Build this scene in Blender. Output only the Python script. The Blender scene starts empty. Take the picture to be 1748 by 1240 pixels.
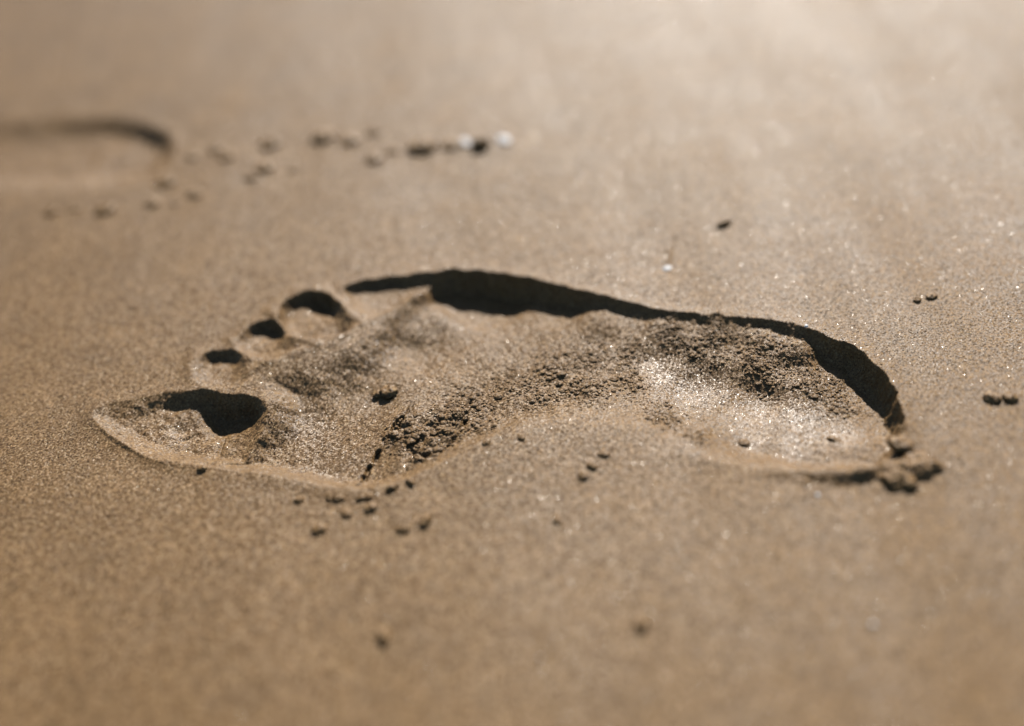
import bpy, bmesh, math, random
import numpy as np
from mathutils import Vector, Matrix, noise as mnoise

random.seed(7)
S = bpy.context.scene
COL = S.collection

# ------------------------------------------------------------------ camera
PITCH, ROLL, FPX, DIST = math.radians(38), math.radians(7), 2200.0, 0.4247
FW = np.array([0, math.cos(PITCH), -math.sin(PITCH)])
R0 = np.array([1.0, 0, 0]); U0 = np.array([0, math.sin(PITCH), math.cos(PITCH)])
RT = R0 * math.cos(ROLL) - U0 * math.sin(ROLL)
UP = U0 * math.cos(ROLL) + R0 * math.sin(ROLL)
CAM = -DIST * FW
cd = bpy.data.cameras.new('camera'); cam = bpy.data.objects.new('camera', cd); COL.objects.link(cam)
cam.matrix_world = Matrix(((RT[0], UP[0], -FW[0], CAM[0]), (RT[1], UP[1], -FW[1], CAM[1]),
                           (RT[2], UP[2], -FW[2], CAM[2]), (0, 0, 0, 1)))
cd.sensor_width = 36; cd.lens = FPX / 1748 * 36
cd.clip_start = 0.01; cd.clip_end = 500
cd.dof.use_dof = True; cd.dof.focus_distance = 0.414; cd.dof.aperture_fstop = 2.5
S.camera = cam

# ------------------------------------------------------------------ light
SUN_EL, SUN_AZ = math.radians(35), math.radians(16)      # azimuth clockwise from +Y
W = bpy.data.worlds.new('World'); S.world = W; W.use_nodes = True
nt = W.node_tree; bg = nt.nodes['Background']
sk = nt.nodes.new('ShaderNodeTexSky'); sk.sky_type = 'NISHITA'; sk.sun_disc = False
sk.sun_elevation = SUN_EL; sk.sun_rotation = SUN_AZ
sk.altitude = 0; sk.air_density = 1.0; sk.dust_density = 0.3; sk.ozone_density = 3.0
nt.links.new(sk.outputs[0], bg.inputs['Color']); bg.inputs['Strength'].default_value = 0.062
sd_ = bpy.data.lights.new('sun', 'SUN'); sun = bpy.data.objects.new('sun', sd_); COL.objects.link(sun)
sd_.energy = 5.0; sd_.angle = math.radians(0.5); sd_.color = (1.0, 0.965, 0.91)
sdir = Vector((math.sin(SUN_AZ) * math.cos(SUN_EL), math.cos(SUN_AZ) * math.cos(SUN_EL), math.sin(SUN_EL)))
sun.rotation_euler = sdir.to_track_quat('Z', 'Y').to_euler()
sun.location = sdir * 3

S.view_settings.view_transform = 'Standard'; S.view_settings.look = 'None'
S.view_settings.exposure = 0.58; S.view_settings.gamma = 1; S.view_settings.use_curve_mapping = False
S.render.engine = 'CYCLES'
S.cycles.use_denoising = True; S.cycles.denoiser = 'OPENIMAGEDENOISE'; S.cycles.denoising_input_passes = 'RGB_ALBEDO_NORMAL'; S.cycles.denoising_prefilter = 'ACCURATE'
S.cycles.max_bounces = 5; S.cycles.diffuse_bounces = 0; S.cycles.glossy_bounces = 2
S.cycles.sample_clamp_indirect = 4

# ------------------------------------------------------------------ helpers
def ground(x, y, z=0.0):
    """where the line of sight through a spot of the photograph meets height z (metres)"""
    d = FW + (x - 874) / FPX * RT - (y - 620) / FPX * UP
    return CAM + (z - CAM[2]) / d[2] * d

def tag(o, label=None, cat=None, group=None, kind=None):
    if label: o['label'] = label
    if cat: o['category'] = cat
    if group: o['group'] = group
    if kind: o['kind'] = kind

def h2(ix, iy, seed):
    n = (ix.astype(np.int64) * 374761393 + iy.astype(np.int64) * 668265263 + seed * 974634777) & 0xFFFFFFFF
    n = ((n ^ (n >> 13)) * 1274126177) & 0xFFFFFFFF
    return ((n ^ (n >> 16)) & 0xFFFFFF) / float(0xFFFFFF)

def vnoise(x, y, seed):
    ix = np.floor(x); iy = np.floor(y); fx = x - ix; fy = y - iy
    fx = fx * fx * fx * (fx * (fx * 6 - 15) + 10); fy = fy * fy * fy * (fy * (fy * 6 - 15) + 10)
    a = h2(ix, iy, seed); b = h2(ix + 1, iy, seed); c = h2(ix, iy + 1, seed); d = h2(ix + 1, iy + 1, seed)
    return (a + (b - a) * fx + (c - a) * fy + (a - b - c + d) * fx * fy) * 2 - 1

def fbm(x, y, size, seed, octs=3):
    r = 0; a = 1.0; t = 0; f = 1.0 / size
    for k in range(octs):
        c, s = math.cos(0.6 * k + 0.3), math.sin(0.6 * k + 0.3)
        r = r + a * vnoise((x * c - y * s) * f, (x * s + y * c) * f, seed + k * 17); t += a; a *= 0.5; f *= 2.03
    return r / t

def domes(x, y, size, seed, fill=0.6):
    """rounded lumps of sand: the highest dome over each point"""
    gx = x / size; gy = y / size; ix = np.floor(gx); iy = np.floor(gy); out = np.zeros_like(x)
    for dx in (-1, 0, 1):
        for dy in (-1, 0, 1):
            cx = ix + dx; cy = iy + dy
            px = cx + h2(cx, cy, seed); py = cy + h2(cx, cy, seed + 1)
            r = 0.35 + 0.5 * h2(cx, cy, seed + 2); on = h2(cx, cy, seed + 3) < fill
            e = 1 + 0.6 * (h2(cx, cy, seed + 4) - 0.5)
            q = 1 - (((gx - px) * e) ** 2 + ((gy - py) / e) ** 2) / (r * r)
            out = np.maximum(out, np.where(on & (q > 0), np.sqrt(np.maximum(q, 0)) * r, 0))
    return out

def spline(pts, sub=4):
    p = np.array(pts, float); n = len(p); out = []
    for i in range(n):
        a, b, c, d = p[i - 1], p[i], p[(i + 1) % n], p[(i + 2) % n]
        for k in range(sub):
            t = k / sub
            out.append(0.5 * ((2 * b) + (c - a) * t + (2 * a - 5 * b + 4 * c - d) * t * t + (3 * b - a - 3 * c + d) * t ** 3))
    return np.array(out)

def seg_field(poly, X, Y, closed=True):
    """signed distance (+ inside) and the outline's own columns at the nearest point"""
    best = np.full(X.shape, 1e9); att = [np.zeros(X.shape) for _ in range(poly.shape[1] - 2)]
    ins = np.zeros(X.shape, bool); n = len(poly)
    for i in range(n if closed else n - 1):
        a = poly[i]; b = poly[(i + 1) % n]; ex, ey = b[0] - a[0], b[1] - a[1]
        t = np.clip(((X - a[0]) * ex + (Y - a[1]) * ey) / (ex * ex + ey * ey + 1e-18), 0, 1)
        d = (X - a[0] - t * ex) ** 2 + (Y - a[1] - t * ey) ** 2
        m = d < best; best = np.where(m, d, best)
        for k in range(len(att)):
            att[k] = np.where(m, a[2 + k] + t * (b[2 + k] - a[2 + k]), att[k])
        if closed:
            cr = ((a[1] > Y) != (b[1] > Y)) & (X < ex * (Y - a[1]) / (ey if abs(ey) > 1e-15 else 1e-15) + a[0])
            ins ^= cr
    sd = np.sqrt(best)
    return (np.where(ins, sd, -sd) if closed else sd), att

# ------------------------------------------------------------------ the shape of the beach
# outline of each pressed hollow: spot in the photograph, wall width (mm), lip height (mm)
OUT = {
 'sole': [(455,690,12,0),(440,655,15,0),(470,632,16,.2),(540,612,16,.2),(600,590,15,.2),(628,562,13,.2),(655,538,11,0),
          (690,510,9,0),(722,482,6,.3),(750,467,4.5,.6),(800,463,4,.6),(860,469,4,.6),(920,479,4,.6),(980,493,4,.6),
          (1040,510,4,.6),(1100,526,4,.6),(1160,536,4,.6),(1230,541,4.5,.5),(1300,545,4.5,.5),(1370,557,4,.5),
          (1430,580,4,.5),(1480,612,4,.5),(1518,655,4,.5),(1540,700,4,.5),(1543,745,5,.5),(1520,785,7,0),
          (1470,800,10,0),(1400,806,12,0),(1320,802,14,0),(1250,793,16,.2),(1190,778,18,.2),(1120,752,20,0),
          (1050,737,20,0),(980,730,20,0),(900,738,18,0),(830,758,13,0),(770,785,11,.2),(720,808,11,.3),(670,828,11,.3),
          (615,838,12,.4),(560,836,13,.4),(500,824,13,.4),(450,812,13,.3),(405,806,12,.2),(365,798,11,0),(375,770,12,0),(400,735,14,0),(430,710,14,0)],
 'big': [(158,714,9,.6),(180,692,9,.4),(230,684,9,.4),(285,671,7,.4),(330,668,6,.4),(390,672,4,.3),(440,680,5,.3),
         (472,704,12,0),(482,735,14,0),(460,775,12,0),(430,806,11,0),(380,803,12,.4),(340,798,12,.5),(300,792,11,.7),
         (250,778,9,.6),(205,754,8,.7),(172,732,8,.6)],
 'second': [(352,606,3,.4),(380,599,3,.4),(404,602,3,.4),(416,616,4,.4),(424,634,7,.2),(423,650,8,.2),(405,664,7,.2),(370,668,8,.2),
            (338,658,8,.2),(330,638,7,.3),(338,620,5,.5)],
 'third': [(432,556,3,.5),(462,549,3,.5),(482,556,2.6,.5),(494,574,4.2,.5),(508,590,8,.2),(500,604,6,.2),(460,614,7,.2),(420,612,7,.2),
           (402,598,6,.3),(412,574,5,.6)],
 'fourth': [(486,512,3,.6),(520,500,3,.6),(556,500,2.6,.6),(575,518,2.6,.5),(590,540,4.8,.3),(608,558,9,.2),(600,570,6,.2),(555,580,6,.3),
            (500,580,6,.4),(474,566,6,.6),(470,535,5,.8)],
 'little': [(583,492,4,.5),(610,483,3.5,.5),(650,477,3.5,.5),(700,472,3.5,.5),(745,468,5,.4),(742,492,6,0),(695,516,5,0),(645,541,6,.2),
            (612,530,6,.2),(592,510,6,.2)],
 'other': [(-900,215,22,0),(-650,170,22,0),(-400,200,22,0),(-200,208,22,0),(-50,204,20,0),(70,202,17,.1),(150,201,12,.2),(200,205,7,.4),(255,216,5.5,.4),(292,236,7,.3),
           (302,258,12,.2),(290,290,20,.1),(235,318,26,0),(150,333,30,0),(0,337,30,0),(-150,328,30,0),(-400,330,18,0),(-650,380,16,0),(-900,370,14,.2),(-1010,300,10,.4)],
}
# floor depth (mm) at spots of the photograph
FLOOR = {
 'sole': [(470,735,5.5),(500,770,7),(540,800,7.5),(560,740,7.6),(620,690,7.2),(600,640,5.6),(545,655,4.2),(680,560,4.0),(735,540,4.2),(720,610,7.6),(660,610,5.6),
          (790,530,9.0),(850,525,9.2),(950,525,6.4),(1050,540,2.8),(1150,550,1.5),(1230,560,1.5),(1250,600,3.8),(1300,572,1.5),(1365,588,2.2),(1350,640,5.6),(1425,622,6.6),(1480,670,8.6),(1510,710,8),
          (1300,690,8.4),(1420,730,7.8),(1460,770,6),(1200,670,7),(1330,770,6.6),(880,610,6.0),(1000,600,5.4),(900,670,3.6),(1000,680,3.6),(800,650,6),(1100,640,5.6),
          (1090,705,4.0),(720,730,5.0),(770,745,4.2),(690,790,5.0),(640,800,7),(1160,740,5)],
 'big': [(382,738,9.5),(405,722,8),(440,735,4.6),(340,738,5.2),(320,705,3.2),(260,725,2.8),(205,722,1.8),(410,785,5.2),(355,778,5.2),(270,755,2.8)],
 'second': [(395,622,2.6),(362,645,1.6),(420,635,1.2)], 'third': [(470,572,3.7),(430,598,2.0),(502,588,1.2)], 'fourth': [(552,528,5.3),(510,530,3.0),(520,562,3.0),(580,562,2.2),(603,556,1.2)],
 'little': [(640,500,3.0),(700,490,3.0),(610,520,2.2)],
 'other': [(240,232,5.2),(170,260,4.6),(0,265,4.2),(-300,270,4.5),(-700,280,5)],
}
def unproj(pts):
    return [tuple(ground(p[0], p[1])[:2]) + (p[2] * 1e-3, p[3] * 1e-3) for p in pts]
POLY = {k: spline(unproj(v)) for k, v in OUT.items()}
CTRL = {k: np.array([tuple(ground(a, b, -d * 1e-3)[:2]) + (d * 1e-3,) for a, b, d in v]) for k, v in FLOOR.items()}

def line(pts, z=0.0):
    return np.array([tuple(ground(p[0], p[1], z)[:2]) + tuple(v for v in p[2:]) for p in pts])

def blobs(X, Y, spots, z):
    m = np.zeros_like(X)
    for x, y, r in spots:
        c = ground(x, y, z); e = ground(x + r, y, z); rr = math.hypot(e[0] - c[0], e[1] - c[1])
        m = np.maximum(m, np.exp(-((X - c[0]) ** 2 + ((Y - c[1]) / 1.25) ** 2) / (rr * rr) * 1.1))
    return m

def axis(lo, hi, step, far, grow=1.045):
    mid = list(np.arange(lo, hi, step)); a = [mid[0]]; b = [mid[-1]]; s = step
    while b[-1] < far or a[-1] > -far:
        s *= grow; a.append(a[-1] - s); b.append(b[-1] + s)
    return np.array(a[:0:-1] + mid + b[1:])
XS = axis(-0.172, 0.172, 0.00031, 45.0); YS = axis(-0.062, 0.106, 0.00031, 45.0)
X, Y = np.meshgrid(XS, YS)
NX, NY = len(XS), len(YS)

# fields are first read on a coarser net, then carried to the fine one
def coarse(bx0, bx1, by0, by1, step, fn):
    gx = np.arange(bx0, bx1, step); gy = np.arange(by0, by1, step); GX, GY = np.meshgrid(gx, gy)
    fields = fn(GX, GY)
    u = np.clip((XS - bx0) / step, 0, len(gx) - 1.001); v = np.clip((YS - by0) / step, 0, len(gy) - 1.001)
    iu = u.astype(int); iv = v.astype(int); fu = (u - iu)[None, :]; fv = (v - iv)[:, None]
    inside = ((XS >= bx0) & (XS <= gx[-1]))[None, :] & ((YS >= by0) & (YS <= gy[-1]))[:, None]
    res = []
    for F in fields:
        A = F[np.ix_(iv, iu)]; B = F[np.ix_(iv, iu + 1)]; C = F[np.ix_(iv + 1, iu)]; D = F[np.ix_(iv + 1, iu + 1)]
        res.append((A * (1 - fu) + B * fu) * (1 - fv) + (C * (1 - fu) + D * fu) * fv)
    return res, inside

def smear(F, n):
    for _ in range(n):
        for ax in (0, 1):
            p = np.pad(F, [(2, 2) if a == ax else (0, 0) for a in (0, 1)], mode='edge')
            k = F.shape[ax]
            F = sum(np.take(p, np.arange(q, q + k), axis=ax) for q in range(5)) / 5
    return F

def pit(key):
    poly = POLY[key]; c = CTRL[key]
    x0, x1 = poly[:, 0].min() - .02, poly[:, 0].max() + .02; y0, y1 = poly[:, 1].min() - .02, poly[:, 1].max() + .02
    def fn(GX, GY):
        sd, (w, r) = seg_field(poly, GX, GY)
        num = np.zeros_like(GX); den = np.zeros_like(GX)
        for cx, cy, dz in c:
            q = 1.0 / ((GX - cx) ** 2 + (GY - cy) ** 2 + 9e-6) ** 1.6; num += q * dz; den += q
        return sd, smear(w, 4), r, smear(num / den, 2)
    step = 0.0007 if key != 'other' else 0.002
    (sd, w, r, fl), ins = coarse(x0, x1, y0, y1, step, fn)
    return np.where(ins, sd, -1.0), w, r, fl

jit = 0.0011 * fbm(X, Y, 0.009, 10, 2) + 0.0006 * fbm(X, Y, 0.004, 11, 3) + 0.0003 * fbm(X, Y, 0.0012, 12, 2)
slump = 0.0007 * fbm(X, Y, 0.0045, 13, 3)
depth = np.zeros_like(X); lip = np.zeros_like(X); SD = {}
for key in OUT:
    sd, w, r, fl = pit(key)
    SD[key] = sd
    s = sd + jit * np.clip((0.012 - w) / 0.006, 0.3, 1.3)
    w = np.maximum(w, 0.001)
    t = np.clip(s / w, 0, 1)
    sharp = 1 - (1 - t) ** 2; soft = t * t * (3 - 2 * t)
    k = np.clip((w - 0.005) / 0.005, 0, 1)
    k = np.clip(k + (.55 if key in ('second', 'third', 'fourth', 'big') else .3), 0, 1)      # rounded, slumping rims
    d = fl * (sharp * (1 - k) + soft * k) + slump * 4 * t * (1 - t) * np.clip(fl / .006, .2, 1)
    kk = 0.0006                                             # smooth union of the hollows
    hh = np.clip(0.5 + 0.5 * (d - depth) / kk, 0, 1)
    both = (d > 1e-6) & (depth > 1e-6)
    depth = np.where(both, depth * (1 - hh) + d * hh + kk * hh * (1 - hh) * 0.5, np.maximum(depth, d))
    lip = np.maximum(lip, np.where(s < 0, r * np.exp(-(s / 0.0035) ** 2), r * np.exp(-(s / 0.0012) ** 2)))
open_pit = np.clip(depth / 0.0012, 0, 1)
H = -depth + lip * (1 - np.clip(depth / 0.002, 0, 1))
INS = np.maximum.reduce([SD[k] for k in ('sole', 'big', 'second', 'third', 'fourth', 'little')])

CR = [(700,745,50),(735,770,40),(760,730,55),(800,690,50),(870,655,50),(940,640,55),(1000,615,50),(1000,670,55),(1070,650,45),
      (1130,715,42),(1150,580,45),(1220,590,50),(1290,605,45),(1350,615,40),(1080,610,40),(1180,760,30),(930,690,40),(1300,640,50),(1380,650,45),(1430,680,40),(1200,605,45),(820,730,35)]
SLAB = [(700,740,45),(740,745,50),(720,780,40),(770,720,40)]
WET = [(1130,640,50),(1190,672,65),(1280,705,75),(1370,725,60),(1280,755,50),(1430,745,45),(1350,770,40)]
DAMP = [(520,735,50),(575,795,55),(480,715,40),(650,612,35),(640,700,40),(290,750,40)]
crumb = np.clip(blobs(X, Y, CR, -0.005) * 1.25 - 0.22, 0, 1) * open_pit
slab = np.clip(blobs(X, Y, SLAB, -0.005) * 1.4 - 0.3, 0, 1) * open_pit
wet = np.clip(np.maximum(blobs(X, Y, WET, -0.008) * 1.5 - 0.35, blobs(X, Y, DAMP, -0.007) * .75 - .15), 0, 1) * np.clip((INS - .003) / .006, 0, 1)
fine = ((np.abs(X) < 0.19) & (Y > -0.08) & (Y < 0.125)).astype(float)

H += 0.0007 * fbm(X, Y, 0.09, 21, 2) + 0.00012 * fbm(X, Y, 0.012, 22, 2)
H += 0.01 * fbm(X, Y, 3.0, 23, 3) * np.clip((np.hypot(X, Y) - 0.8) / 2.0, 0, 1)
H += open_pit * (0.00045 * fbm(X, Y, 0.011, 24, 3))
H += np.clip(SD['big'] / .003, 0, 1) * 0.00045 * fbm(X, Y, 0.0032, 27, 3)
calm = 1 - wet * 0.9
mod = 0.55 + 0.45 * fbm(X, Y, 0.012, 31, 2)
H += crumb * calm * np.clip(mod, 0.1, 1) * (1 - .35 * np.clip((X - .03) / .02, 0, 1)) * (0.00098 * domes(X, Y, 0.0023, 41, .5) + 0.0006 * domes(X, Y, 0.0012, 51, .65) + 0.0006 * domes(X, Y, 0.0042, 71, .3) + 0.0005 * fbm(X, Y, 0.0026, 72, 3))
H += slab * (0.0012 * domes(X, Y, 0.0040, 61, .6) + 0.0013 * fbm(X, Y, 0.0045, 62, 4))
H += open_pit * (1 - wet * .8) * 0.00016 * fbm(X, Y, 0.0016, 25, 2)
# single grains standing up
H += fine * (0.00006 * fbm(X, Y, 0.0007, 26, 2) + 0.00009 * (h2(np.floor(X / 0.0004), np.floor(Y / 0.0004), 3) - .5) * 1.0)

# cracks, folds and the ridge squeezed out beside the heel: spot, height (mm), half width (mm)
def crease(pts, z, jitter=0.0008):
    global H
    p = line(pts, z); x0, x1, y0, y1 = p[:, 0].min() - .02, p[:, 0].max() + .02, p[:, 1].min() - .02, p[:, 1].max() + .02
    (sd, hgt, wd), ins = coarse(x0, x1, y0, y1, 0.0005, lambda a, b: (lambda s: (s[0], s[1][0], s[1][1]))(seg_field(p, a, b, False)))
    s = np.abs(sd + jitter * fbm(X, Y, 0.003, 33, 2))
    H = H + np.where(ins, hgt * 1e-3 * np.exp(-(s / (np.maximum(wd, .2) * 1e-3)) ** 2), 0)
crease([(715,680,0,.6),(690,715,-1.6,.6),(668,745,-1.7,.55),(645,772,-1.8,.6),(626,800,-1.7,.7),(612,836,-1.4,.8)], -0.006, .0017)
crease([(690,752,.3,.8),(705,772,-1.5,.7),(728,782,-1.8,.7),(755,776,-1.8,.7),(785,745,-1.2,.7),(798,710,-1.7,.6),(806,670,0,.5)], -0.005)
crease([(390,738,0,.7),(381,758,-.9,.6),(377,778,-.7,.6),(376,790,0,.6)], -0.0065, .0004)
crease([(400,655,.2,1.8),(440,635,.6,2),(500,612,.7,2.2),(570,592,.8,2.4),(620,560,.7,2.2),(640,548,.2,2)], -0.001)
crease([(640,553,0,2.5),(700,520,.4,3),(740,500,.1,3)], -0.003)
crease([(1290,800,.1,1.6),(1335,799,.6,2.0),(1370,804,.9,2.4),(1410,807,1.5,2.6),(1450,808,2.3,2.4),(1480,804,2.5,2.2),(1502,797,1.2,1.8)], 0.001, .0016)
crease([(1530,705,0,.9),(1540,725,1.0,1.1),(1538,748,.5,1.1)], 0)
crease([(158,716,.1,.6),(185,745,.4,.7),(215,765,.5,.7),(245,782,.4,.7),(290,797,.1,.7)], 0, .0003)
crease([(556,500,.2,2.4),(578,518,.8,2.4),(603,543,.9,2.2),(625,556,.3,2)], 0)
crease([(458,530,.5,2.2),(480,553,.8,2.2),(505,580,.8,2),(540,590,.4,2)], 0)
crease([(390,583,.5,2),(415,606,.7,2),(440,622,.7,2),(470,622,.4,2)], 0)
crease([(330,600,.3,2.2),(322,630,.4,2.4),(330,655,.3,2)], 0)
# the groove a shell chip left as the water drew back
crease([(1147,395,0,1.2),(1142,425,-.5,1.6),(1138,450,-.8,1.8)], 0)

def height_at(x, y):
    i = int(np.clip(np.searchsorted(XS, x), 1, NX - 1)); j = int(np.clip(np.searchsorted(YS, y), 1, NY - 1))
    return float(H[j, i])

def on_sand(px, py):
    z = 0.0
    for _ in range(6):
        p = ground(px, py, z); z = height_at(p[0], p[1])
    return Vector((p[0], p[1], z))

# smooth normals of the whole sheet, so the hollows join the beach without a seam
dHy, dHx = np.gradient(H, YS, XS)
NRM = np.stack([-dHx, -dHy, np.ones_like(H)], -1); NRM /= np.linalg.norm(NRM, axis=-1, keepdims=True)

# ------------------------------------------------------------------ materials
def sand_material(name, dark=1.0):
    m = bpy.data.materials.new(name); m.use_nodes = True
    nt = m.node_tree; N = nt.nodes; L = nt.links; b = N['Principled BSDF']
    def n(t, **k):
        x = N.new(t)
        for a, v in k.items(): setattr(x, a, v)
        return x
    tc = n('ShaderNodeTexCoord'); co = tc.outputs['Object']
    def vor(scale, feat='F1'):
        v = n('ShaderNodeTexVoronoi', feature=feat); v.inputs['Scale'].default_value = scale; L.new(co, v.inputs['Vector']); return v
    def noi(scale, det=2.0):
        v = n('ShaderNodeTexNoise'); v.inputs['Scale'].default_value = scale; v.inputs['Detail'].default_value = det; L.new(co, v.inputs['Vector']); return v
    def mth(op, a, b_=None, c=None):
        x = n('ShaderNodeMath', operation=op)
        for i, v in enumerate((a, b_, c)):
            if v is None: continue
            if isinstance(v, (int, float)): x.inputs[i].default_value = v
            else: L.new(v, x.inputs[i])
        return x.outputs[0]
    g1 = vor(2300.0); g2 = vor(1250.0)
    sep = n('ShaderNodeSeparateColor'); L.new(g1.outputs['Color'], sep.inputs[0])
    ramp = n('ShaderNodeValToRGB'); L.new(sep.outputs[0], ramp.inputs[0])
    e = ramp.color_ramp; e.interpolation = 'LINEAR'
    e.elements[0].position = 0.0; e.elements[0].color = (.07 * dark, .0385 * dark, .016 * dark, 1)
    e.elements[1].position = 1.0; e.elements[1].color = (.33 * dark, .216 * dark, .095 * dark, 1)
    for p, c in ((.12, (.13, .068, .025)), (.5, (.18, .100, .037)), (.85, (.225, .131, .051)), (.93, (.26, .138, .048))):
        q = e.elements.new(p); q.color = (c[0] * dark, c[1] * dark, c[2] * dark, 1)
    big = noi(38.0, 4.0); mid = noi(260.0, 3.0)
    hs = n('ShaderNodeHueSaturation'); L.new(ramp.outputs[0], hs.inputs['Color'])
    L.new(mth('MULTIPLY_ADD', big.outputs[0], .5, mth('MULTIPLY_ADD', mid.outputs[0], .5, .5)), hs.inputs['Value'])
    L.new(hs.outputs[0], b.inputs['Base Color'])
    at = n('ShaderNodeAttribute', attribute_name='wet'); wet_ = at.outputs['Fac']
    rough = mth('MULTIPLY_ADD', sep.outputs[1], .25, .36)
    rough = mth('MULTIPLY_ADD', big.outputs[0], .12, rough)
    rough = mth('SUBTRACT', rough, mth('MULTIPLY', wet_, .04))
    shiny = mth('GREATER_THAN', sep.outputs[2], mth('MULTIPLY_ADD', wet_, -.04, .988))                              # a few clear grains
    rough = mth('MULTIPLY', rough, mth('MULTIPLY_ADD', shiny, -.7, 1.0))
    L.new(rough, b.inputs['Roughness'])
    b.inputs['IOR'].default_value = 1.45
    b.inputs['Specular IOR Level'].default_value = .27
    b.inputs['Specular Tint'].default_value = (1.0, .92, .81, 1)
    # the film of water between the grains
    mp = n('ShaderNodeMapping'); L.new(co, mp.inputs[0]); mp.inputs['Scale'].default_value = (34, 5, 5); mp.inputs['Rotation'].default_value = (0, 0, math.radians(-9))
    st = n('ShaderNodeTexNoise'); L.new(mp.outputs[0], st.inputs['Vector']); st.inputs['Scale'].default_value = 1.0; st.inputs['Detail'].default_value = 3
    film = mth('MAXIMUM', mth('MULTIPLY_ADD', st.outputs[0], .55, -.17), .01)      # damp drag marks left by the last wave
    L.new(mth('MULTIPLY_ADD', wet_, .29, film), b.inputs['Coat Weight'])
    L.new(mth('MULTIPLY_ADD', sep.outputs[2], .16, .2), b.inputs['Coat Roughness'])
    b.inputs['Coat IOR'].default_value = 1.33
    # grains as relief
    hgt = mth('MULTIPLY_ADD', g1.outputs['Distance'], -.55, mth('MULTIPLY_ADD', g2.outputs['Distance'], -.45, mth('MULTIPLY', mid.outputs[0], .8)))
    bump = n('ShaderNodeBump'); bump.inputs['Strength'].default_value = 0.45; bump.inputs['Distance'].default_value = 0.00032
    L.new(hgt, bump.inputs['Height'])
    # every grain keeps a facet of its own
    vm = n('ShaderNodeVectorMath', operation='SUBTRACT'); L.new(g1.outputs['Color'], vm.inputs[0]); vm.inputs[1].default_value = (.5, .5, .5)
    sc = n('ShaderNodeVectorMath', operation='SCALE'); L.new(vm.outputs[0], sc.inputs[0])
    L.new(mth('MULTIPLY_ADD', wet_, -.10, .58), sc.inputs['Scale'])
    ad = n('ShaderNodeVectorMath', operation='ADD'); L.new(bump.outputs[0], ad.inputs[0]); L.new(sc.outputs[0], ad.inputs[1])
    nz = n('ShaderNodeVectorMath', operation='NORMALIZE'); L.new(ad.outputs[0], nz.inputs[0])
    L.new(nz.outputs[0], b.inputs['Normal']); L.new(nz.outputs[0], b.inputs['Coat Normal'])
    return m
SAND = sand_material('wet_sand', .94)
LUMP = sand_material('clumped_sand', 1.15)

def plain(name, col, rough, bump_scale=900.0):
    m = bpy.data.materials.new(name); m.use_nodes = True; nt = m.node_tree; b = nt.nodes['Principled BSDF']
    tc = nt.nodes.new('ShaderNodeTexCoord'); no = nt.nodes.new('ShaderNodeTexNoise'); no.inputs['Scale'].default_value = bump_scale
    nt.links.new(tc.outputs['Object'], no.inputs['Vector'])
    rp = nt.nodes.new('ShaderNodeValToRGB'); nt.links.new(no.outputs[0], rp.inputs[0])
    rp.color_ramp.elements[0].color = tuple(c * .7 for c in col) + (1,); rp.color_ramp.elements[1].color = tuple(col) + (1,)
    nt.links.new(rp.outputs[0], b.inputs['Base Color']); b.inputs['Roughness'].default_value = rough
    return m
SHELL = plain('white_shell', (.50, .47, .44), .6)
QUARTZ = plain('pale_quartz', (.85, .82, .76), .35)

# ------------------------------------------------------------------ the sheet, cut into beach and hollows
fx, fy = np.meshgrid(np.arange(NX - 1), np.arange(NY - 1))
v0 = (fy * NX + fx)
def face_avg(F):
    return (F[:-1, :-1] + F[1:, :-1] + F[:-1, 1:] + F[1:, 1:]) * .25
FX, FY = face_avg(X), face_avg(Y)
fsd = {k: face_avg(SD[k]) for k in SD}
LIP = 0.0022
best = np.argmax(np.stack([fsd[k] for k in ('sole', 'big', 'second', 'third', 'fourth', 'little')]), 0)
near = np.maximum.reduce([fsd[k] for k in ('sole', 'big', 'second', 'third', 'fourth', 'little')]) > -LIP
heel_a, heel_b = ground(1120, 520), ground(1090, 800)
ball_a, ball_b = ground(840, 450), ground(700, 840)
def side(a, b):
    return (b[0] - a[0]) * (FY - a[1]) - (b[1] - a[1]) * (FX - a[0])
part = np.full(FX.shape, -1)
part[near] = best[near]                                     # 0 sole, 1..5 toes
sole = near & (best == 0)
part[sole & (side(heel_a, heel_b) > 0)] = 6                 # heel
part[sole & (side(ball_a, ball_b) < 0)] = 7                 # ball
part[(~near) & (fsd['other'] > -0.003)] = 8

def sheet(name, mask, origin=(0, 0, 0), parent=None):
    ids = v0[mask]
    q = np.stack([ids, ids + 1, ids + NX + 1, ids + NX], -1).reshape(-1)
    used, inv = np.unique(q, return_inverse=True)
    co = np.stack([X.reshape(-1)[used] - origin[0], Y.reshape(-1)[used] - origin[1], H.reshape(-1)[used] - origin[2]], -1)
    me = bpy.data.meshes.new(name); nf = len(ids)
    me.vertices.add(len(used)); me.vertices.foreach_set('co', co.astype(np.float32).reshape(-1))
    me.loops.add(nf * 4); me.loops.foreach_set('vertex_index', inv.reshape(-1).astype(np.int32))
    me.polygons.add(nf); me.polygons.foreach_set('loop_start', np.arange(0, nf * 4, 4, dtype=np.int32))
    me.polygons.foreach_set('loop_total', np.full(nf, 4, dtype=np.int32))
    me.update(calc_edges=True)
    me.polygons.foreach_set('use_smooth', np.ones(nf, bool))
    a = me.attributes.new('wet', 'FLOAT', 'POINT'); a.data.foreach_set('value', wet.reshape(-1)[used].astype(np.float32))
    me.normals_split_custom_set_from_vertices(NRM.reshape(-1, 3)[used])
    me.materials.append(SAND)
    o = bpy.data.objects.new(name, me); COL.objects.link(o)
    if parent: o.parent = parent
    else: o.location = origin
    return o

beach = sheet('beach', part == -1); tag(beach, 'smooth damp brown beach sand', kind='structure')

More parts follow.
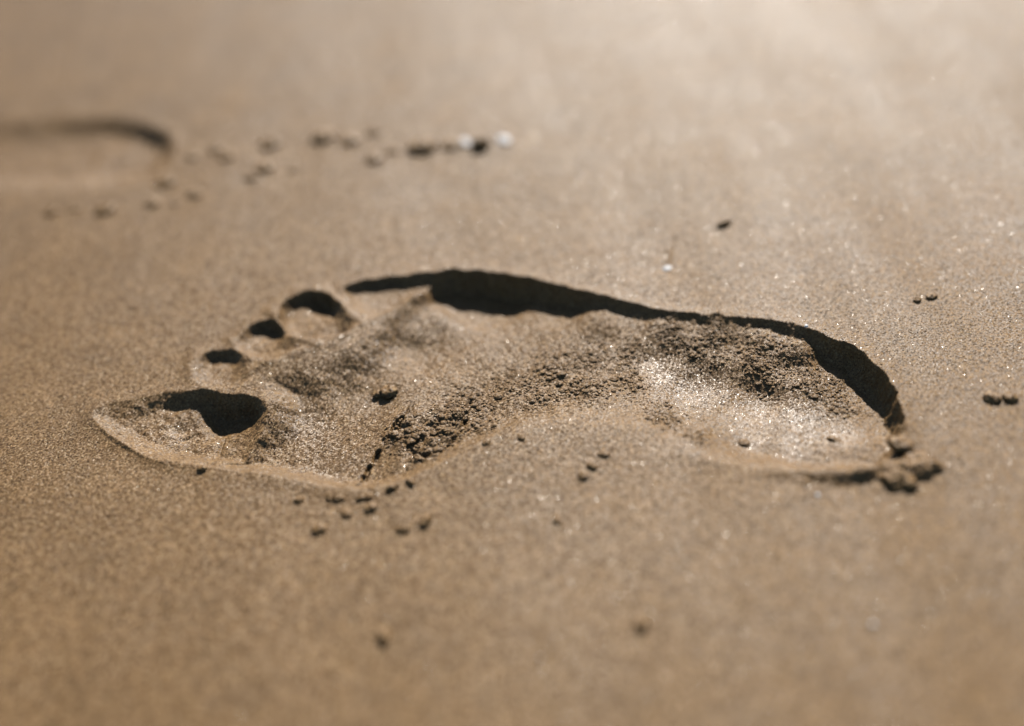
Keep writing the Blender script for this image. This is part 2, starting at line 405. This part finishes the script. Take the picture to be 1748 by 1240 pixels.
def empty(name, loc, label, cat, group=None):
    o = bpy.data.objects.new(name, None); COL.objects.link(o); o.location = loc; o.empty_display_size = .01
    tag(o, label, cat, group); return o
fc = on_sand(900, 640)
foot = empty('footprint', fc, 'deep sharp bare footprint with five toes pressed across the middle of the damp sand', 'footprint', 'bare footprints in the sand')
arch = sheet('arch_print', part == 0, fc, foot); tag(arch, 'shallow arch of the print covered in crumbly sand')
heel = sheet('heel_print', part == 6, fc, foot); tag(heel, 'round heel hollow with a shiny wet floor')
ball = sheet('ball_print', part == 7, fc, foot); tag(ball, 'wide hollow of the ball of the foot with sparkling grains')
for k, nm in ((1, 'long pointed hollow of the big toe in dark shade'), (2, 'shallow hollow of the second toe'), (3, 'small hollow of the third toe'),
              (4, 'deep triangular hollow of the fourth toe'), (5, 'long shallow hollow of the little toe')):
    tag(sheet('toe_print', part == k, fc, foot), nm)
oc = on_sand(60, 260)
other = empty('footprint', oc, 'blurred second footprint at the edge of the view beyond the toes, only its heel showing', 'footprint', 'bare footprints in the sand')
sheet('heel_print', part == 8, oc, other)

# ------------------------------------------------------------------ lumps of sand
def lump_mesh(name, seed, subdiv=3, rough=.24, mat=None, squash=.72):
    bm = bmesh.new(); bmesh.ops.create_icosphere(bm, subdivisions=subdiv, radius=1.0)
    off = Vector((seed * 3.17, seed * 1.31, seed * 2.7))
    for v in bm.verts:
        p = v.co.copy()
        r = 1 + rough * mnoise.noise(p * 1.3 + off) + rough * .6 * mnoise.noise(p * 3.1 + off) + (rough * .4 * mnoise.noise(p * 6.3 + off) + rough * .25 * mnoise.noise(p * 13 + off) if subdiv > 2 else 0)
        v.co = p * r; v.co.z *= squash
        if v.co.z < -.45: v.co.z = -.45 + (v.co.z + .45) * .2
    for f in bm.faces: f.smooth = True
    me = bpy.data.meshes.new(name); bm.to_mesh(me); bm.free()
    a = me.attributes.new('wet', 'FLOAT', 'POINT')
    me.materials.append(mat or LUMP); return me
def unit(me, size):
    me.transform(Matrix.Scale(size, 4)); return me
PEL = [unit(lump_mesh('sand_pellet', i + 1, 4, .34), .001) for i in range(7)]     # about 2 mm across

def px_size(px, py, w):
    a = ground(px - w / 2, py); b = ground(px + w / 2, py); return float(np.linalg.norm(a - b))

def pellet(px, py, w, label, group, hx=1.0, name='sand_pellet', cat='sand pellet', mesh=None, sink=.34, hz=0.75, rz=None):
    me = mesh or random.choice(PEL)
    o = bpy.data.objects.new(name, me); COL.objects.link(o)
    p = on_sand(px, py); r = px_size(px, py, w) / 2 / .001
    o.scale = (r, r * hx, r * hz); o.rotation_euler = (0, 0, random.uniform(0, 6.28) if rz is None else rz)
    o.location = p + Vector((0, 0, r * .001 * hz * (.45 - sink)))
    tag(o, label, cat, group); return o

G1 = 'blurred sand pellets in the trail beyond the toes'
for a in [
 (88,362,20,'small blurred pellet at the outer end of the row below the far footprint'),
 (127,357,14,'faint tiny pellet second in the row below the far footprint'),
 (180,359,28,'dark squat pellet in the row below the middle of the far footprint'),
 (262,348,22,'pale low pellet in the row below the round pellet at the far heel'),
 (284,312,28,'dark round pellet just below the heel end of the far footprint'),
 (300,347,14,'tiny faint pellet between the two pale pellets below the far heel'),
 (334,332,24,'pale flat pellet ending the row below the far footprint heel'),
 (330,268,20,'faint low bump nearest to the shaded tip of the far heel'),
 (370,256,22,'upper of two touching pale pellets beside the far heel'),
 (387,269,22,'lower of two touching pale pellets beside the far heel'),
 (462,246,30,'soft brown pellet standing straight above a dark round one'),
 (451,287,30,'dark round pellet straight below the soft brown pellet of the far trail'),
 (430,303,22,'faint crumb touching the lower side of the dark round pellet'),
 (500,290,16,'faint speck of sand beside the dark round pellet of the far trail'),
 (552,236,34,'big dark pellet standing alone midway along the far trail'),
 (598,241,28,'pale pellet beside the big lone dark pellet'),
 (640,226,22,'faint pellet highest in the middle of the far trail'),
 (638,273,26,'brown pellet lowest in the middle of the far trail'),
 (671,258,20,'small pinkish pellet between the brown lowest pellet and the largest dark one'),
 (722,252,42,'largest dark pellet at the shell end of the far trail'),
 (772,248,28,'dark narrow pellet squeezed between the largest pellet and a white shell chip'),
]:
    low = any(k in a[3] for k in ('faint', 'pale', 'low', 'soft', 'tiny', 'pinkish'))
    pellet(a[0], a[1], a[2] * 1.1, a[3], G1, sink=.38, hz=.55 if low else .65)
pellet(821,250,28,'tall upright brown pellet standing between two white shell chips', G1, hz=1.25, sink=.25)
G2 = 'single sand pellets on the smooth sand around the footprint'
for a in [
 (1236,384,26,'flat dark pellet alone on the pale sand above the shell chip', .5),
 (1565,513,15,'smaller of two dark pellets above the heel',.9),
 (1590,507,18,'bigger of two dark pellets above the heel',.9),
 (1693,680,30,'wide pellet of the pair beyond the heel',.9),
 (1724,680,27,'tall reddish pellet of the pair beyond the heel, nearest the picture edge',.9),
 (950,889,18,'lone faint pellet on smooth sand well below the arch',.8),
 (1095,1068,30,'blurred brown pellet alone in the lower smooth sand',.8),
 (655,1088,34,'very faint blurred low mound alone near the bottom of the sand',.7),
 (995,814,20,'rounded pellet lowest of three below the arch',.9),
 (1010,797,20,'angular dark pellet in the middle of three below the arch',.7),
 (1031,777,18,'pale flat crumb highest of three below the arch',.7),
]:
    pellet(a[0], a[1], a[2], a[3], G2, hx=a[4])
G3 = 'sand pellets below the near edge of the ball of the foot'
for a in [
 (345,801,16,'small orange brown crumb on the lip of the big toe hollow',.7),
 (510,854,16,'small pellet farthest toward the big toe below the near lip',.9),
 (562,849,16,'first of two joined dark crumbs on the near lip',.8),
 (577,851,18,'second of two joined dark crumbs on the near lip',.8),
 (616,851,16,'low crumb touching a taller one where the crack meets the lip',.8),
 (628,847,16,'taller crumb on the near lip where the crack ends',.9),
 (669,834,22,'long tan crumb lying on the near lip below the crumbly slab',.6),
 (700,823,20,'faint pinkish flat crumb on the lip beside the long tan one',.6),
 (592,877,20,'small tan pellet between the lip and the darkest lone pellet',.9),
 (633,868,24,'tan pellet with dark shadow just below the lip crumbs',.9),
 (545,905,26,'darkest lone pellet lying lowest below the ball of the foot',.9),
 (688,905,22,'tan pellet lying under the wide dark pellet below the arch crumbs',.8),
 (727,891,30,'wide flat dark pellet farthest from the toes below the lip',.6),
 (830,757,14,'tiny crumb on the gentle slope under the arch crumbs',.8),
 (890,747,16,'small pale crumb at the edge of the crumbly arch',.8),
]:
    pellet(a[0], a[1], a[2], a[3], G3, hx=a[4])
pellet(664,672,30,'dark round pellet lying alone inside the ball of the footprint', 'pellets inside the footprint', sink=.1)
pellet(646,675,18,'small pellet touching the dark round one inside the footprint', 'pellets inside the footprint', sink=.1)
pellet(1537,764,42,'dark pellet perched on the heel edge above the big sand clod', 'pellets at the heel edge', hx=.8, sink=.05)
pellet(1270,757,18,'small dark crumb lying on the shiny wet heel floor', 'pellets inside the footprint')
pellet(1425,752,26,'low brown crumb on the heel floor near the back edge', 'pellets inside the footprint', hx=.6, hz=.45)

# big clod: several lumps of sand pressed into one, fused by remeshing
def fused(name, balls, voxel, loc, label, cat):
    bm = bmesh.new()
    for (x, y, z, r, sx, sy, sz, sd) in balls:
        t = bmesh.new(); bmesh.ops.create_icosphere(t, subdivisions=4, radius=r)
        for v in t.verts:
            v.co = Vector((v.co.x * sx, v.co.y * sy, v.co.z * sz))
            v.co *= 1 + .30 * mnoise.noise(v.co * 380 + Vector((sd, sd, 0))) + .20 * mnoise.noise(v.co * 950 + Vector((sd, 0, sd))) + .12 * mnoise.noise(v.co * 2100 + Vector((0, sd, sd)))
            v.co += Vector((x, y, z))
        tm = bpy.data.meshes.new('piece'); t.to_mesh(tm); t.free(); bm.from_mesh(tm); bpy.data.meshes.remove(tm)
    me = bpy.data.meshes.new(name); bm.to_mesh(me); bm.free()
    o = bpy.data.objects.new(name, me); COL.objects.link(o); o.location = loc
    md = o.modifiers.new('fuse', 'REMESH'); md.mode = 'VOXEL'; md.voxel_size = voxel; md.use_smooth_shade = True
    sm = o.modifiers.new('soften', 'SMOOTH'); sm.iterations = 1
    dg = bpy.context.evaluated_depsgraph_get(); ev = o.evaluated_get(dg)
    nm = bpy.data.meshes.new_from_object(ev); o.modifiers.clear(); o.data = nm; nm.name = name
    for p in nm.polygons: p.use_smooth = True
    if 'wet' not in nm.attributes: nm.attributes.new('wet', 'FLOAT', 'POINT')
    nm.materials.clear(); nm.materials.append(LUMP); tag(o, label, cat); return o
mm = .001
cl = on_sand(1555, 812)
fused('sand_clod', [(-4.6*mm,-1.5*mm,.3*mm,3.2*mm,1.2,1.1,.7,1.0),(-1.6*mm,-2.8*mm,.3*mm,2.5*mm,1.0,1.1,.7,2.0),(3.0*mm,1.4*mm,.5*mm,2.9*mm,1.1,1.2,.75,3.0),
                    (6.6*mm,3.0*mm,.4*mm,2.6*mm,1.1,1.2,.8,4.0),(-.2*mm,3.0*mm,.4*mm,3.2*mm,1.4,1.2,.6,5.0),(-5.5*mm,3.0*mm,.2*mm,3.0*mm,1.3,1.2,.6,6.0),(3.5*mm,5.5*mm,.2*mm,3.0*mm,1.3,1.1,.6,12.0),
                    (1.0*mm,-.6*mm,.2*mm,1.6*mm,1,1,.8,7.0),(-7.4*mm,.4*mm,-.2*mm,2.0*mm,1.2,1,.7,8.0),(5.0*mm,-.2*mm,.1*mm,1.4*mm,1,1,.8,9.0),(8.4*mm,1.0*mm,0,1.5*mm,1,1,.8,10.0),(-3*mm,-4.8*mm,0,1.0*mm,1,1,.7,11.0)], .00024, cl,
      'big lumpy sand clod pushed up at the near corner of the heel', 'sand clod')

# shell chips: thin curved flakes
def shell_mesh(name, seed):
    bm = bmesh.new(); n = 10; rings = []
    for j in range(4):
        ring = []
        for i in range(n):
            a = 2 * math.pi * i / n; r = j / 3 * (1 + .22 * math.sin(2 * a + seed) + .12 * math.sin(5 * a + seed * 2))
            x, y = r * math.cos(a) * 1.0, r * math.sin(a) * .75
            ring.append(bm.verts.new((x, y, .22 * (1 - x * x * .6 - y * y * .7) + .03 * math.sin(9 * r))))
            if j == 0: break
        rings.append(ring)
    for j in range(3):
        for i in range(n):
            if j == 0: bm.faces.new((rings[0][0], rings[1][i], rings[1][(i + 1) % n]))
            else: bm.faces.new((rings[j][i], rings[j + 1][i], rings[j + 1][(i + 1) % n], rings[j][(i + 1) % n]))
    for f in bm.faces: f.smooth = True
    bmesh.ops.recalc_face_normals(bm, faces=bm.faces[:])
    bmesh.ops.solidify(bm, geom=bm.faces[:], thickness=.06)
    bmesh.ops.recalc_face_normals(bm, faces=bm.faces[:])
    me = bpy.data.meshes.new(name); bm.to_mesh(me); bm.free(); me.materials.append(SHELL); unit(me, .001); return me
GS = 'white shell chips'
pellet(1139,459,16,'white shell chip at the foot of a short groove above the arch', GS, name='shell_chip', cat='shell chip', mesh=shell_mesh('shell_chip', 1), sink=.4, hz=1.0, hx=1.5, rz=.2)
SM = shell_mesh('shell_chip', 4)
pellet(793,244,24,'white shell chip between the narrow dark pellet and the tall brown pellet', GS, name='shell_chip', cat='shell chip', mesh=SM, sink=.4, hz=1.0, hx=1.5, rz=.1)
pellet(860,240,26,'white shell chip closing the shell end of the far trail', GS, name='shell_chip', cat='shell chip', mesh=SM, sink=.4, hz=1.0, hx=1.5, rz=.1)
GQ = 'glinting quartz grains'
QM = unit(lump_mesh('quartz_grain', 31, 2, .2, QUARTZ, .9), .001)
for a in [(1490,1067,9,'pale quartz grain glinting brightest in the lower blurred sand'),
          (1396,846,8,'pale quartz grain glinting just below the ridge at the heel'),
          (922,1123,5,'tiny quartz grain glinting in the middle of the lower blurred sand'),
          (1376,565,7,'pale quartz grain glinting on the rim above the heel shadow')]:
    pellet(*a, GQ, name='quartz_grain', cat='quartz grain', mesh=QM, sink=.2)

# crumbs of the broken arch floor: the larger ones one by one, the rest as loose crumbs
CM = [unit(lump_mesh('crumb', 50 + i, 1, .4, SAND), .001) for i in range(8)]
CMB = [unit(lump_mesh('crumb', 70 + i, 2, .4, SAND), .001) for i in range(8)]
cm = np.maximum(crumb * calm, slab)
jj, ii = np.where((cm > .35) & (np.abs(X) < .172) & (Y > -.06) & (Y < .1))
wts = cm[jj, ii] ** 1.5; rng = np.random.default_rng(5)
pick = rng.choice(len(jj), 200, replace=False, p=wts / wts.sum())
for q in pick:
    x, y, z = X[jj[q], ii[q]], Y[jj[q], ii[q]], H[jj[q], ii[q]]
    pa = part[min(jj[q], NY - 2), min(ii[q], NX - 2)]
    par = {0: arch, 6: heel, 7: ball}.get(int(pa))
    if par is None: continue
    o = bpy.data.objects.new('crumb', random.choice(CMB)); COL.objects.link(o); o.parent = par
    r = random.choice((.6, .75, .9, 1.1, 1.35)) * (.68 if par is heel else 1.0); o.scale = (r * random.uniform(.9, 1.4), r, r * .7); o.rotation_euler = (0, 0, random.uniform(0, 6.3))
    o.location = Vector((x, y, z + .00005 * r)) - fc
def loose(name, count, mask, lo, hi, parent, seed):
    jj, ii = np.where((mask > .12) & (np.abs(X) < .172) & (Y > -.06) & (Y < .1)); w = mask[jj, ii]; rng = np.random.default_rng(seed)
    pk = rng.choice(len(jj), count, replace=True, p=w / w.sum())
    base = []
    for me in CM:
        v = np.empty(len(me.vertices) * 3); me.vertices.foreach_get('co', v); t = np.empty(len(me.polygons) * 3, dtype=np.int32)
        me.polygons.foreach_get('vertices', t); base.append((v.reshape(-1, 3), t.reshape(-1, 3)))
    V = []; F = []; off = 0
    for q in pk:
        v, t = base[rng.integers(len(base))]; r = lo + (hi - lo) * rng.random() ** 2.2; a = rng.random() * 6.28; c, s = math.cos(a), math.sin(a)
        p = np.array([X[jj[q], ii[q]] + (rng.random() - .5) * .0004, Y[jj[q], ii[q]] + (rng.random() - .5) * .0004, H[jj[q], ii[q]] + .00005 * r]) - np.array(fc)
        vv = v * (r * (1 + .4 * rng.random()), r, r * .6); V.append(np.stack([vv[:, 0] * c - vv[:, 1] * s, vv[:, 0] * s + vv[:, 1] * c, vv[:, 2]], -1) + p); F.append(t + off); off += len(v)
    V = np.concatenate(V).astype(np.float32); F = np.concatenate(F).astype(np.int32)
    me = bpy.data.meshes.new(name); me.vertices.add(len(V)); me.vertices.foreach_set('co', V.reshape(-1)); me.loops.add(len(F) * 3)
    me.loops.foreach_set('vertex_index', F.reshape(-1)); me.polygons.add(len(F)); me.polygons.foreach_set('loop_start', np.arange(0, len(F) * 3, 3, dtype=np.int32))
    me.polygons.foreach_set('loop_total', np.full(len(F), 3, dtype=np.int32)); me.update(calc_edges=True)
    me.polygons.foreach_set('use_smooth', np.ones(len(F), bool)); me.materials.append(SAND)
    o = bpy.data.objects.new(name, me); COL.objects.link(o); o.parent = parent; o['kind'] = 'stuff'
loose('loose_crumbs', 4500, crumb * calm, .18, .6, foot, 8)

# fine spray of sand kicked out around the print and along the far trail
def spray(name, spots, seed):
    rng = np.random.default_rng(seed); V = []; F = []; off = 0
    for (px, py, sx, sy, cnt) in spots:
        for _ in range(cnt):
            p = on_sand(px + rng.normal() * sx, py + rng.normal() * sy)
            me = CM[rng.integers(len(CM))]; v = np.empty(len(me.vertices) * 3); me.vertices.foreach_get('co', v); v = v.reshape(-1, 3)
            t = np.empty(len(me.polygons) * 3, dtype=np.int32); me.polygons.foreach_get('vertices', t); t = t.reshape(-1, 3)
            r = .16 + .34 * rng.random() ** 3; a = rng.random() * 6.28; c, s = math.cos(a), math.sin(a)
            vv = v * (r * (1 + .5 * rng.random()), r, r * .6)
            V.append(np.stack([vv[:, 0] * c - vv[:, 1] * s, vv[:, 0] * s + vv[:, 1] * c, vv[:, 2]], -1) + np.array(p)); F.append(t + off); off += len(v)
    V = np.concatenate(V); F = np.concatenate(F)
    me = bpy.data.meshes.new(name); me.from_pydata(V.tolist(), [], F.tolist()); me.polygons.foreach_set('use_smooth', np.ones(len(F), bool)); me.materials.append(LUMP)
    o = bpy.data.objects.new(name, me); COL.objects.link(o); o['kind'] = 'stuff'; return o
spray('sand_spray', [(620,865,90,22,70),(1010,800,60,25,30),(560,840,90,6,50),(1560,830,60,18,40),(1500,640,60,60,25),(860,770,120,14,40),
                     (560,260,180,25,45),(220,340,110,15,25),(300,690,120,30,30),(1100,490,300,14,30),(900,960,420,90,50)], 3)
